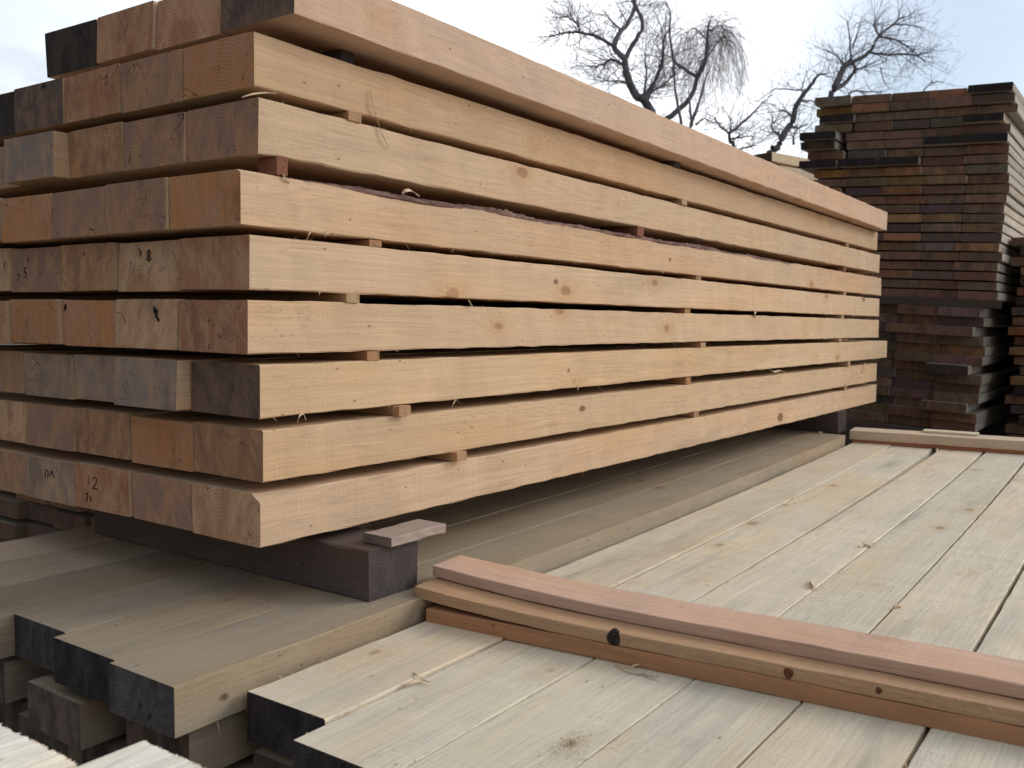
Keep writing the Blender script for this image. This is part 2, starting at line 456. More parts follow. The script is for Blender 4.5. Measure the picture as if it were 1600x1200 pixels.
# ------------------------------------------------------------------ bearers and shims under the big stack
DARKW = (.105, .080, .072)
Mx = Matrix.Rotation(-math.pi/2, 4, 'Z')       # local +Y -> world +X
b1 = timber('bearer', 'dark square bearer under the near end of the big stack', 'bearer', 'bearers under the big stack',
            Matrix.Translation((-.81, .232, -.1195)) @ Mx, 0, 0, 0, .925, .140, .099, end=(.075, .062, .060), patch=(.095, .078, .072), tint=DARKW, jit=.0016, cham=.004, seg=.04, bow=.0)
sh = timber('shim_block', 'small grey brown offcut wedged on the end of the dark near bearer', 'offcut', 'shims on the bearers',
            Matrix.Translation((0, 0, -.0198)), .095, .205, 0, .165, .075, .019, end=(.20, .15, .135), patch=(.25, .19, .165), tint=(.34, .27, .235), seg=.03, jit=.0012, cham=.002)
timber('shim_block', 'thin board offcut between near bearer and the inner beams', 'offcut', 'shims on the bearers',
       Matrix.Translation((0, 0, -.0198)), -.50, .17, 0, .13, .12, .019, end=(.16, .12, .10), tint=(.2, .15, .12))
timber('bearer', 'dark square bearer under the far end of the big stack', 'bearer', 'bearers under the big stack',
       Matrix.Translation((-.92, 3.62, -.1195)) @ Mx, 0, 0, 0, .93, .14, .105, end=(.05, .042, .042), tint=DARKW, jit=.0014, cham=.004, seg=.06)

# ------------------------------------------------------------------ BASE STACK (weathered grey beams the bearers stand on)
BW, BT = .1765, .078
BROT = Matrix.Identity(4)
CURVE = -.0078
BXR = [.175, .006, -.176, -.347, -.533, -.725]     # right edges, from the right
BY = [-.306, -.295, -.272, -.302, -.262, -.33]
bends = [((.085, .074, .074), 'slate'), ((.040, .036, .037), 'black'), ((.060, .052, .052), 'charcoal'), ((.26, .135, .08), 'orange'),
         ((.2, .13, .09), 'brown'), ((.1, .08, .07), 'dark brown')]
lay_z = [-.120, -.2135, -.307, -.4005, -.494]
for k, zt in enumerate(lay_z):
    for i in range(6):
        e, word = bends[i] if k == 0 else random.choice([((.085, .066, .055), 'grey brown'), ((.055, .047, .047), 'slate'), ((.10, .07, .055), 'brown')])
        y = BY[i] if k == 0 else -.27 + uni(-.03, .03)
        x = BXR[i] + (0 if k == 0 else uni(-.02, .0))
        if k == 1:
            if i == 0: x, y = .148, -.262
            if i == 1: x, y = -.03, -.262
            if i == 2: x, y, e, word = -.086, -.300, (.12, .088, .070), 'grey brown'
            if i > 2: x = BXR[i] - .02
        if k == 1 and i == 1: continue
        lname = ('top', 'second', 'third', 'fourth', 'lowest')[k]
        cname = 'rightmost beam' if i == 0 else ORD[i] + ' beam from right'
        near = k == 0
        w = (BXR[i] - BXR[i+1] - .0035) if (near and i < 5) else BW
        if k and i < 5: w = .165
        q = uni(.9, 1.1)
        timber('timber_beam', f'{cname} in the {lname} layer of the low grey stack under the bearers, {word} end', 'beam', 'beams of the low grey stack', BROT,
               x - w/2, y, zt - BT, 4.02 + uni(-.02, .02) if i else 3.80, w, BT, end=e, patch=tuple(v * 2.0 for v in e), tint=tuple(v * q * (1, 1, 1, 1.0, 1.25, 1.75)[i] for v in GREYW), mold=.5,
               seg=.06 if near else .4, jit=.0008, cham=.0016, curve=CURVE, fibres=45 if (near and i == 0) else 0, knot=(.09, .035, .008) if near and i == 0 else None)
for gi, y in enumerate((.35, 1.9, 3.4)):
    for k in range(4):
        pos = POSN[gi]
        timber('spacer_strip', f'{pos} spacer strip under the {("top", "second", "third", "fourth")[k]} layer of the low grey stack', 'spacer strip', 'spacer strips in the low grey stack',
               Matrix.Translation((-.90, y, lay_z[k] - BT - .0148)) @ Mx, 0, 0, 0, 1.03 - .05 * gi, .04, .0141, end=(.2, .14, .1), tint=(.3, .22, .15), seg=.3)
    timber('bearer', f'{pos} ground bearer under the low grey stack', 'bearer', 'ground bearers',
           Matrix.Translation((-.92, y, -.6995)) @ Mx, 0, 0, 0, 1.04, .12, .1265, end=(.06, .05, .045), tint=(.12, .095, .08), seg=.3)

# ------------------------------------------------------------------ PALE DECK (stack of pale planks on the right)
DX = [.189, .368, .548, .727, .901, 1.081, 1.262, 1.443, 1.624]
DY = [-.186, -.252, -.262, -.240, -.27, -.25, -.265, -.24]
DT = .080
deck = []
dzl = [-.165, -.262, -.359, -.456, -.553]
PLK = ['leftmost', 'second', 'third', 'fourth', 'fifth', 'sixth', 'seventh', 'eighth']
DZO = [.0032, -.0010, -.0006, .0002, .0008, .0016, .0022, .0028]
gaps = [.0055, .0034, .0022, .0048, .0068, .0075, .0065, .006]
for k, zt in enumerate(dzl):
    for i in range(8):
        near = k == 0
        tint = tuple(v * f for v, f in zip(DECKC, ((1.0, .97, .93), (1, 1.0, .98), (1.02, 1.0, .96), (1.0, 1.0, .98))[i % 4]))
        wob = gaps[i]
        label = (f'{PLK[i]} pale plank from the left in the top layer of the low deck-like stack' if near else
                 f'{PLK[i]} plank from the left in the {("second", "third", "fourth", "lowest")[k-1]} layer of the low deck-like stack')
        fr = (lambda p: (lambda y: (.0006 + .0035 * max(0, noise.noise(Vector((y * 1.7 + p, p, 0))) - .15) + .0025 * max(0, noise.noise(Vector((y * 14, p, 3))) - .1), .0004 + .002 * max(0, noise.noise(Vector((y * 9, p, 7)))))))(i * 3.7)
        e = (.052, .044, .045) if near else (.09, .07, .055)
        if near and i == 0: e = (.046, .039, .042)
        w = DX[i+1] - DX[i] - wob
        o = timber('deck_plank', label, 'plank', 'planks of the low pale stack', I4, DX[i] + w/2 + (0 if near else uni(-.01, .0)), DY[i] if near else -.20 + uni(-.03, .03), zt - DT + (DZO[i] if near else 0),
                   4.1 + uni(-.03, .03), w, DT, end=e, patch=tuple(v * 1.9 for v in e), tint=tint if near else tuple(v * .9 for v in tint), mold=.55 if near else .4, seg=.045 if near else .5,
                   jit=.0008, cham=.0014, curve=CURVE if i < 2 else CURVE * (.9 - .09 * i), bow=uni(-.002, .002), crook=uni(-.0015, .0015), twist=uni(-.006, .006) if near else 0, wane=fr if near else None, fibres=70 if near else 0, fedges=((1, 1), (-1, 1)))
        if near: deck.append(o)
for gi, y in enumerate((.25, 1.9, 3.5)):
    for k in range(4):
        timber('spacer_strip', f'{POSN[gi]} spacer strip under the {("top", "second", "third", "fourth")[k]} layer of the low deck-like stack', 'spacer strip', 'spacer strips in the low pale stack',
               Matrix.Translation((.215 if gi < 2 else .13, y, dzl[k] - DT - .0162)) @ Mx, 0, 0, 0, 1.36, .04, .0156, end=(.2, .14, .1), tint=(.34, .24, .15), seg=.3)
    timber('bearer', f'{POSN[gi]} ground bearer under the low deck-like stack', 'bearer', 'ground bearers',
           Matrix.Translation((.20 if gi < 2 else .12, y, -.6995)) @ Mx, 0, 0, 0, 1.42, .12, .0658, end=(.06, .05, .045), tint=(.12, .095, .08), seg=.3)

# ------------------------------------------------------------------ the strips laid across the deck
def cross_strip(name, label, x0, y0, zfun, L, w, t, yaw, tint, end, group, mold=.0, ragl=.0, knot=None, taper=0.0, fib=0):
    V, F, mi = timber_mesh(L, w, t, .05, .0007, .0013)
    V = [(x * (1 - taper * max(0, 1 - y / .12)) , y, z + zfun(y)) for x, y, z in V]
    o = mesh_obj(name, V, F, [WOOD, ENDG], mi)
    o.matrix_world = Matrix.Translation(GV) @ Matrix.Translation((x0, y0, 0)) @ Matrix.Rotation(math.radians(yaw) - math.pi/2, 4, 'Z')
    o.color = (*end, 1); o['patch'] = list(end); o['tint'] = list(tint); o['mold'] = mold; o['knot'] = list(knot or (-9., -9., 0.))
    tag(o, label, 'strip', group)
    if fib:
        fv, ff = fibre_mesh(L, w, t, fib, ((1, 1),), .02)
        fv = [(x, y, z + zfun(y)) for x, y, z in fv]
        mesh_obj('edge_fibres', fv, ff, [SHAVE], parent=o)['kind'] = 'stuff'
    return o
zt0 = -.1645
st1 = cross_strip('cross_strip', 'lowest of the three brown strips laid across the near deck', .186, .292, lambda y: zt0, 1.46, .105, .028, 5.2, (.42, .220, .115), (.36, .19, .10), 'strips laid across the pale deck')
st2 = cross_strip('cross_strip', 'middle brown strip with a round black knot, laid across the near deck', .150, .300,
                  lambda y: zt0 + .0285 + .013 * max(0, 1 - y / .33) ** 1.2, 1.5, .115, .0225, 5.0, (.47, .300, .180), (.24, .14, .09), 'strips laid across the pale deck', taper=.1, fib=25)
st3 = cross_strip('cross_strip', 'topmost pinkish strip curling up at its left end over the near deck', .140, .366,
                  lambda y: zt0 + .0520 + .0155 * max(0, 1 - y / .42) ** 1.6, 1.5, .112, .0215, 3.6, (.60, .415, .320), (.36, .19, .12), 'strips laid across the pale deck', taper=.12)
# knots standing in the edge of the middle strip
def edge_knot(parent, y, z, r, x, deep=False):
    V = [(x + .0016, y, z)]; F = []; n = 20
    for ring, (rr, dx) in enumerate(((.45, .0022), (.8, .0018), (1.0, .0006), (1.06, -.004))):
        for k in range(n):
            a = 2 * math.pi * k / n
            q = r * rr * (1 + .08 * math.sin(3 * a + y * 9))
            V.append((x + dx + (uni(-.0006, .0006) if ring < 2 else 0), y + q * math.cos(a), z + q * 1.15 * math.sin(a)))
    for k in range(n): F.append((0, 1 + k, 1 + (k + 1) % n))
    for ring in range(3):
        for k in range(n):
            a = 1 + ring * n; b = a + n
            F.append((a + k, b + k, b + (k + 1) % n, a + (k + 1) % n))
    return mesh_obj('knot', V, F, [KNOT], parent=parent)
KNOT = plain_material('dark_knot', (.012, .010, .014), (.050, .034, .032), 180, .6, (1, 1, 1), .8, .003)
KNOTR = plain_material('red_knot', (.09, .030, .015), (.20, .075, .035), 120, .7)
edge_knot(st2, .425, zt0 + .0285 + .0125, .0125, .0575)
for yy, rr, zz in ((.722, .0075, .0395), (.855, .0045, .040), (1.055, .009, .039)):
    k = edge_knot(st2, yy, zt0 + zz, rr, .0575); k.data.materials[0] = KNOTR
far_lo = cross_strip('cross_strip', 'thin red brown strip under the pale batten at the far end of the deck', .060, 3.66, lambda y: zt0, 1.5, .16, .017, 7.0, (.36, .15, .085), (.26, .12, .07), 'strips at the far end of the deck')
far_hi = cross_strip('cross_strip', 'thick pale batten lying on the red strip at the far end of the deck', .050, 3.66, lambda y: zt0 + .0175, 1.5, .17, .043, 7.0, (.56, .47, .37), (.40, .30, .21), 'strips at the far end of the deck')
cross_strip('cross_strip', 'pale yellowish offcut lying on top of the far batten', .36, 3.76, lambda y: zt0 + .061, .24, .09, .010, 4.0, (.66, .60, .44), (.4, .3, .2), 'strips at the far end of the deck')

# ------------------------------------------------------------------ bright planks in the near left foreground
FG = (.72, .70, .62)
for nm, x, y, lab in ((0, .2525, -.596, 'bright raw plank with ragged sawn end in the bottom left corner'), (1, .4290, -.523, 'bright raw plank with ragged end, jutting further out, at the bottom edge')):
    timber('raw_plank', lab, 'plank', 'bright foreground planks', I4, x + .0855, y - 2.6, -.128, 2.6, .171, .078, end=(.5, .44, .34), tint=FG, mold=.35, seg=.05, jit=.0008, cham=.0015,
           nx=110, rag=.0035, fibres=0)
for k in range(5):
    for i in range(2):
        timber('raw_plank', 'plank in the lower layers beneath the bright foreground planks', 'plank', 'planks under the bright foreground planks', I4,
               .2525 + .0855 + .176 * i, -3.22 + uni(-.02, .02), -.222 - .094 * k, 2.55, .170, .078, end=(.3, .24, .18), tint=DECKC, seg=.6)
for y in (-2.9, -1.9, -.9):
    for k in range(5):
        timber('spacer_strip', 'spacer strip inside the pile of bright foreground planks', 'spacer strip', 'spacer strips in the foreground pile',
               Matrix.Translation((.235, y, -.1436 - .094 * k)) @ Mx, 0, 0, 0, .38, .04, .0150, end=(.3, .2, .14), tint=(.4, .3, .2), seg=.4)
    timber('bearer', 'ground bearer under the bright foreground planks', 'bearer', 'bearers under the foreground pile', Matrix.Translation((.22, y, -.6995)) @ Mx, 0, 0, 0, .42, .12, .1005, end=(.06, .05, .045), tint=(.12, .095, .08), seg=.4)

# ------------------------------------------------------------------ low board pile left of the grey stack
k = 0
for r in range(10):
    zt = -.006 - .0665 * r
    for i in range(6):
        e, word = random.choice([((.26, .155, .095), 'orange'), ((.16, .115, .10), 'grey'), ((.19, .125, .10), 'brown')])
        if r == 0: e, word = ((.15, .12, .125), 'purplish grey') if i != 1 else ((.28, .165, .10), 'orange')
        w = .165
        timber('board', f'{word} ended board, {ORD[i]} from right, {ORD[r]} row down, board pile behind the grey stack', 'board', 'boards of the pile behind the grey stack', I4,
               -.915 - w/2 - .172 * i, .30 + uni(-.02, .02), zt - .05, 3.9, w, .05, end=e, tint=SPRUCE if r < 2 else GREYW, seg=.5, jit=.0008)
    if r < 9:
        for yy in (.7, 3.6):
            timber('spacer_strip', f'{"near" if yy < 1 else "far"} spacer strip, {ORD[r]} gap down, board pile behind the grey stack', 'spacer strip', 'spacer strips in the rear board pile',
                   Matrix.Translation((-1.94, yy, zt - .0661)) @ Mx, 0, 0, 0, 1.02, .04, .0156, end=(.2, .14, .1), tint=(.3, .22, .15), seg=.5)
for yy in (.7, 3.6):
    timber('bearer', f'{"near" if yy < 1 else "far"} ground bearer under the board pile behind the grey stack', 'bearer', 'ground bearers', Matrix.Translation((-1.95, yy, -.6995)) @ Mx, 0, 0, 0, 1.04, .1, .0445, end=(.06, .05, .045), tint=(.12, .095, .08), seg=.5)

# ------------------------------------------------------------------ TALL DARK BOARD STACK in the background
YB = 5.2
MB = Matrix.Translation((.42, YB, 0)) @ Matrix.Rotation(math.radians(2.6), 4, 'Y')
BEN = [((0.140, 0.098, 0.076), 'dark brown'), ((0.183, 0.122, 0.085), 'brown'), ((0.232, 0.140, 0.085), 'rusty'), ((0.104, 0.085, 0.078), 'charcoal'), ((0.165, 0.122, 0.104), 'mauve brown'),
       ((0.305, 0.171, 0.091), 'orange'), ((0.049, 0.043, 0.044), 'black')]
BWT = [7, 8, 2.5, 3, 5, .5, .4]
def boards(rows, ztop, xr, ncol, bw, pitch, t, stackname, group, M, prot, L=4.0, yjit=.012, light=1.0, first=0):
    for r in range(rows):
        x = xr + uni(-.014, .012)
        for c in range(ncol):
            w = bw * uni(.93, 1.05)
            (e, word) = random.choices(BEN, BWT)[0]
            p = uni(-yjit, yjit); ex = 0; xo = 0
            if c == ncol - 1: xo = uni(-.03, .02)
            if (r, c) in prot: p, xo, e2 = prot[(r, c)]; e, word = e2 or (e, word)
            pos = 'rightmost' if c == 0 else ORD[c] + ' from right'
            timber('board', f'{word} ended board, {pos}, {ORD[r + first]} row down, {stackname}', 'board', group, M, x - w/2 + xo, -p, ztop - r * pitch - t, L, w, t,
                   end=tuple(v * q for v, q in zip(e, (1.1, 1.0, .92))), patch=tuple(v * q * uni(1.1, 1.6) for v, q in zip(e, (1.1, 1.0, .9))), tint=(lambda q: tuple(v * q for v in (.45, .41, .355)))(light * uni(.8, 1.1)), mold=.5, seg=.4, jit=.0012, cham=.004, rotz=uni(-.004, .004), crook=uni(-.004, .004))
            x -= w + .004
SK = ((.03, .027, .03), 'black')
prot = {(0, 0): (.05, -.01, SK), (1, 0): (.03, 0, None), (3, 0): (.07, -.05, SK), (5, 0): (.05, -.02, SK), (5, 1): (.05, -.01, SK), (0, 1): (-.02, -.02, None),
        (4, 4): (.10, -.03, SK), (5, 4): (.08, -.05, ((.05, .04, .04), 'charcoal')), (6, 4): (.03, -.02, None), (7, 4): (.05, -.02, SK), (7, 3): (.06, .0, SK), (7, 2): (.06, .0, SK),
        (0, 4): (.03, .0, None), (1, 4): (-.05, 0, ((.25, .15, .07), 'orange')), (2, 4): (.03, 0, SK), (8, 4): (.0, .03, ((.27, .14, .06), 'orange')), (10, 2): (.02, 0, ((.2, .1, .05), 'orange'))}
boards(22, 1.838, .0, 5, .232, .0583, .0475, 'tall dark stack', 'boards of the tall dark stack', MB, prot, yjit=.02)
prot2 = {(0, 0): (.03, -.02, None), (0, 1): (.02, 0, None), (2, 0): (.09, -.04, None), (2, 1): (.06, -.03, None), (6, 0): (.12, -.05, ((.06, .05, .045), 'dark brown')), (10, 0): (.08, -.06, None)}
boards(13, .515, -.045, 4, .255, .0585, .0568, 'tall dark stack', 'boards of the tall dark stack', MB, prot2, light=.75, yjit=.03, first=22)
for i, y in enumerate((.02, 2.0, 3.75)):
    timber('bearer', f'{POSN[i]} bearer between the two bundles of the tall dark stack', 'bearer', 'bearers of the tall dark stack', MB @ Matrix.Translation((-1.10, y, .5155)) @ Mx, 0, 0, 0, 1.125, .08, .0500, end=(.05, .04, .04), tint=(.075, .06, .055), seg=.4)
    for j in range(3):
        timber('bearer', f'{POSN[i]} heavy bearer, {ORD[j]} down, beneath the tall dark stack', 'bearer', 'bearers of the tall dark stack', MB @ Matrix.Translation((-1.20, y, -.3970 - .1515 * j)) @ Mx, 0, 0, 0, 1.16, .16, .150, end=(.045, .04, .038), tint=(.10, .085, .075), seg=.4)

# ------------------------------------------------------------------ neighbouring board stack at the right edge
MC = Matrix.Translation((.50, 5.48, 0))
BEN3 = BEN
protc = {}
for r in range(26):
    if rnd() < .35: protc[(r, 1)] = (uni(.0, .08), uni(-.01, .02), random.choice([((.19, .10, .055), 'orange'), ((.05, .042, .042), 'charcoal')]))
boards(26, .96, .44, 2, .215, .0615, .050, 'stack at the right edge', 'boards of the stack at the right edge', MC, protc, L=3.9, yjit=.03, light=.8)
for i, y in enumerate((.4, 3.5)):
    timber('bearer', f'{POSN[i * 2]} ground bearer under the stack at the right edge', 'bearer', 'ground bearers', MC @ Matrix.Translation((-.0, y, -.6995)) @ Mx, 0, 0, 0, .46, .14, .0675, end=(.05, .04, .04), tint=(.1, .08, .07), seg=.4)

# ------------------------------------------------------------------ pale board stack seen over the big stack
def at(px, py, depth):
    v = Vector(((px - 800) / 1472.87, -(py - 600) / 1472.87, -1.0)) * depth
    return CAM + R @ v
pp = at(1213, 238, 8.4)
MD = Matrix.Translation((pp.x, pp.y, 0)) @ Matrix.Rotation(math.radians(-17), 4, 'Z')
r = 0
z = pp.z
MV = []; MF = []; MI = []
while z > -.60:
    for c in range(3):
        w = .2
        (e, word) = random.choice([((.16, .10, .07), 'brown'), ((.11, .08, .065), 'dark brown'), ((.22, .13, .08), 'rusty')])
        px_, py_ = -w/2 - .205 * c + uni(-.02, .02), uni(-.05, .05)
        if r < 6:
            timber('board', f'{word} ended board, {"rightmost" if c == 0 else ORD[c] + " from right"}, {ORD[r]} row down, pale stack behind', 'board', 'boards of the pale stack behind', MD, px_, py_, z - .085, 3.0, w, .085,
                   end=e, tint=(.66, .54, .38), seg=.5, jit=.001, cham=.004)
        else:
            v, f, mi_ = timber_mesh(3.0, w, .085, .5, .001, .004)
            n0 = len(MV)
            MV += [(p[0] + px_, p[1] + py_, p[2] + z - .085) for p in v]; MF += [tuple(i + n0 for i in q) for q in f]; MI += mi_
    z -= .111; r += 1
    for i, y in enumerate((.4, 2.6)):
        zz = z + .0253
        timber('spacer_strip', f'{("near", "far")[i]} spacer strip under the {ORD[r-1]} row of the pale stack behind', 'spacer strip', 'spacer strips in the pale stack behind', MD @ Matrix.Translation((-.8, y, zz - .0258)) @ Mx, 0, 0, 0, .78, .05, .0250, end=(.2, .14, .1), tint=(.3, .22, .15), seg=.5)
o = mesh_obj('board_mass', MV, MF, [WOOD, ENDG], MI); o.matrix_world = Matrix.Translation(GV) @ MD
o.color = (.14, .095, .07, 1); o['patch'] = [.2, .13, .09]; o['tint'] = [.66, .54, .38]; o['mold'] = .2; o['knot'] = [-9., -9., 0.]
tag(o, 'lower boards of the pale stack hidden behind the big stack', 'boards', None, 'stuff')
hb = z + .070 + .70 - .0710 + .0005
for i, y in enumerate((.4, 2.6)):
    timber('bearer', f'{("near", "far")[i]} ground bearer under the pale stack behind', 'bearer', 'ground bearers', MD @ Matrix.Translation((-.8, y, -.6995)) @ Mx, 0, 0, 0, .8, .14, max(.02, z + .70 - .0005), end=(.05, .04, .04), tint=(.1, .08, .07), seg=.4)

# ------------------------------------------------------------------ loose splinters and shavings
def shaving(label, pts, wd, group=None, name='wood_shaving', mat=SHAVE):
    P3 = [Vector(p) for p in pts]
    # smooth
    Q = []
    n = len(P3)
    for i in range(n - 1):
        p0, p1, p2, p3 = P3[max(0, i-1)], P3[i], P3[i+1], P3[min(n-1, i+2)]
        for q in range(5):
            u = q / 5
            Q.append(.5 * ((2*p1) + (p2-p0)*u + (2*p0-5*p1+4*p2-p3)*u*u + (3*p1-p0-3*p2+p3)*u**3))
    Q.append(P3[-1])
    o0 = Q[0].copy()
    V = []; F = []
    for i, q in enumerate(Q):
        u = i / (len(Q) - 1)
        d = (Q[min(i+1, len(Q)-1)] - Q[max(0, i-1)]).normalized()
        s = d.cross(Vector((.35 + .6 * math.sin(u * 4), .5, .75))).normalized() * wd * (.25 + .75 * math.sin(math.pi * (.12 + .8 * u)))
        nrm = d.cross(s).normalized() * .0006
        V += [q - o0 - s + nrm, q - o0 + s + nrm, q - o0 + s - nrm, q - o0 - s - nrm]
    for i in range(len(Q) - 1):
        a = 4 * i
        for j in range(4):
            F.append((a + j, a + (j+1) % 4, a + 4 + (j+1) % 4, a + 4 + j))
    F += [(3, 2, 1, 0), tuple(len(V) - 4 + j for j in range(4))]
    o = mesh_obj(name, V, F, [mat])
    o.location = o0 + GV
    tag(o, label, 'wood shaving', group)
    return o
def side_pt(px, py, x=.004):
    v = R @ Vector(((px - 800) / 1472.87, -(py - 600) / 1472.87, -1.0))
    return CAM + v * ((x - CAM.x) / v.x)
def deck_pt(px, py, z=-.162):
    v = R @ Vector(((px - 800) / 1472.87, -(py - 600) / 1472.87, -1.0))
    return CAM + v * ((z - CAM.z) / v.z)
SH = [
    ('long thin splinter hanging across the second gap down near the end', [(578, 140), (583, 165), (590, 190), (600, 215), (608, 232)], .0016),
    ('curled flake on top of the bark edge of the fourth beam down', [(628, 303), (634, 298), (643, 298), (655, 307)], .0035),
    ('pale stub of splinter beside the red spacer near the beam ends', [(440, 270), (446, 278), (453, 286)], .0018),
    ('long left splinter under the third beam down, curving past the beam end', [(378, 152), (395, 147), (415, 145), (432, 146)], .0015),
    ('thin hair of wood crossing the gap above the fifth beam down, left one', [(480, 373), (483, 366), (487, 360)], .0012),
    ('thin hair of wood crossing the gap above the fifth beam down, right one', [(507, 370), (510, 366), (514, 361)], .0012),
    ('pale chip caught in the wide dark gap above the sixth beam down', [(731, 468), (735, 473), (737, 478)], .0045),
    ('white curl standing in the dark gap right of the middle spacer', [(1181, 487), (1179, 491), (1181, 495)], .0040),
    ('splinter loop in the gap under the seventh beam near its end', [(465, 660), (468, 650), (474, 647), (478, 656)], .0015),
    ('short splinter bridging the gap right of the small jutting spacer', [(706, 637), (709, 630), (712, 624)], .0012),
    ('long pale splinter hanging near the far end of the eighth beam down', [(1352, 567), (1350, 574), (1346, 585), (1341, 592)], .0035),
    ('white splinter in the lowest gap near the far end', [(1324, 599), (1322, 603), (1320, 607)], .0045),
    ('pale splinter crossing the gap at the far end of the fourth beam', [(1349, 458), (1350, 465), (1351, 470)], .0045),
    ('tuft of torn fibre on the lower edge of the third beam from the bottom', [(1203, 577), (1210, 581), (1218, 579), (1226, 581)], .0035),
]
for lab, pts, wd in SH:
    shaving(lab, [side_pt(px, py, .004 + .004 * (i % 2)) for i, (px, py) in enumerate(pts)], wd)
SHD = [
    ('long pale splinter lying along the foot of the crossing strips', [(960, 1037), (985, 1045), (1005, 1053), (1030, 1058)], .0028),
    ('short splinter hooked over the long one beside the strips', [(983, 1044), (993, 1039), (1003, 1040)], .0014),
    ('pale splinter lying in the seam right of the leftmost deck plank', [(625, 1073), (645, 1066), (660, 1063), (672, 1066)], .0022),
    ('thin brown splinter crossing the seam of the leftmost deck plank', [(645, 1051), (652, 1055), (661, 1062)], .0012),
    ('curled yellow chip on the deck seam in the middle', [(1343, 855), (1350, 850), (1358, 853), (1366, 848)], .005),
    ('yellow triangular chip by the third deck seam', [(1268, 907), (1270, 914), (1275, 920)], .006),
    ('pale chip at the fourth deck seam behind the strips', [(1396, 950), (1402, 946), (1408, 948)], .004),
]
for lab, pts, wd in SHD:
    shaving(lab, [deck_pt(px, py, -.162 + .004 * (i % 2)) for i, (px, py) in enumerate(pts)], wd)
# sawdust heap
V = []; F = []
cx = deck_pt(893, 1160)
for _ in range(900):
    a = uni(0, 2 * math.pi); rr = abs(random.gauss(0, 1))
    p = Vector((cx.x + rr * .018 * math.cos(a) , cx.y + rr * .045 * math.sin(a), -.1648 + max(0, .006 * (1 - rr * .6)) * rnd()))
    q = [Vector((uni(-1, 1), uni(-1, 1), uni(-.6, .6))) * uni(.0006, .0018) for _ in range(4)]
    i = len(V)
    V += [p + v + GV for v in q]
    F += [(i, i+1, i+2), (i, i+2, i+3), (i, i+3, i+1), (i+1, i+3, i+2)]
o = mesh_obj('sawdust', V, F, [SHAVE]); tag(o, 'small heap of yellow sawdust on the deck seam', 'sawdust', None, 'stuff')

# ------------------------------------------------------------------ ground
n = 60; V = []; F = []
for j in range(n + 1):
    for i in range(n + 1):
        fx = (i / n - .5) * 2; fy = (j / n - .5) * 2
        x = math.copysign(abs(fx) ** 2.2, fx) * 220; y = math.copysign(abs(fy) ** 2.2, fy) * 220 + 3
        d = math.hypot(x, y)
        V.append((x, y, -.012 + .012 * noise.noise(Vector((x * .6, y * .6, 0))) + (max(0, d - 30) * .004)))
for j in range(n):
    for i in range(n):
        a = j * (n + 1) + i
        F.append((a, a + 1, a + n + 2, a + n + 1))
o = mesh_obj('ground', V, F, [EARTH], smooth=True); tag(o, 'bare trodden earth of the timber yard', 'ground', None, 'structure')

# ------------------------------------------------------------------ bare winter trees
def tube(V, F, pts, rad, sides=5):
    b = len(V); prev = None
    for i, p in enumerate(pts):
        d = (pts[min(i+1, len(pts)-1)] - pts[max(0, i-1)])
        if d.length < 1e-6: d = Vector((0, 0, 1))
        d.normalize()
        u = d.cross(Vector((.3, .2, .93)) if abs(d.z) < .9 else Vector((1, 0, 0))).normalized(); v = d.cross(u)
        for k in range(sides):
            a = 2 * math.pi * k / sides
            V.append(p + (u * math.cos(a) + v * math.sin(a)) * rad[i])
    for i in range(len(pts) - 1):
        for k in range(sides):
            F.append((b + i*sides + k, b + i*sides + (k+1) % sides, b + (i+1)*sides + (k+1) % sides, b + (i+1)*sides + k))
    F.append(tuple(b + k for k in range(sides - 1, -1, -1))); F.append(tuple(b + (len(pts)-1)*sides + k for k in range(sides)))

def smooth_path(pts, sub=4, wob=0.0):
    out = []; n = len(pts)
    for i in range(n - 1):
        p0, p1, p2, p3 = pts[max(0, i-1)], pts[i], pts[i+1], pts[min(n-1, i+2)]
        for q in range(sub):
            u = q / sub
            c = .5 * ((2*p1) + (p2-p0)*u + (2*p0-5*p1+4*p2-p3)*u*u + (3*p1-p0-3*p2+p3)*u**3)
            if wob and (i or q): c = c + Vector((uni(-1, 1), uni(-1, 1), uni(-1, 1))) * wob
            out.append(c)
    out.append(pts[-1].copy())
    return out

def twigs(V, F, start, d, length, rad, level, droop=0.0, gnarl=.30):
    n = max(3, int(length / .16)); p = start.copy(); d = d.normalized()
    pts = [p.copy()]; rads = [rad]
    for i in range(n):
        d = (d + Vector((uni(-1, 1), uni(-1, 1), uni(-1, 1))) * gnarl * .5 + Vector((0, 0, -droop))).normalized()
        p = p + d * length / n
        pts.append(p.copy()); rads.append(max(.0022, rad * (1 - .8 * (i + 1) / n)))
        if level > 0 and rnd() < .72:
            s = (d + Vector((uni(-1, 1), uni(-1, 1), uni(-.8, 1))) * .95).normalized()
            twigs(V, F, p, s, length * uni(.35, .65), rads[-1] * .7, level - 1, droop, gnarl)
    tube(V, F, pts, rads, 3 if rad < .012 else 4)

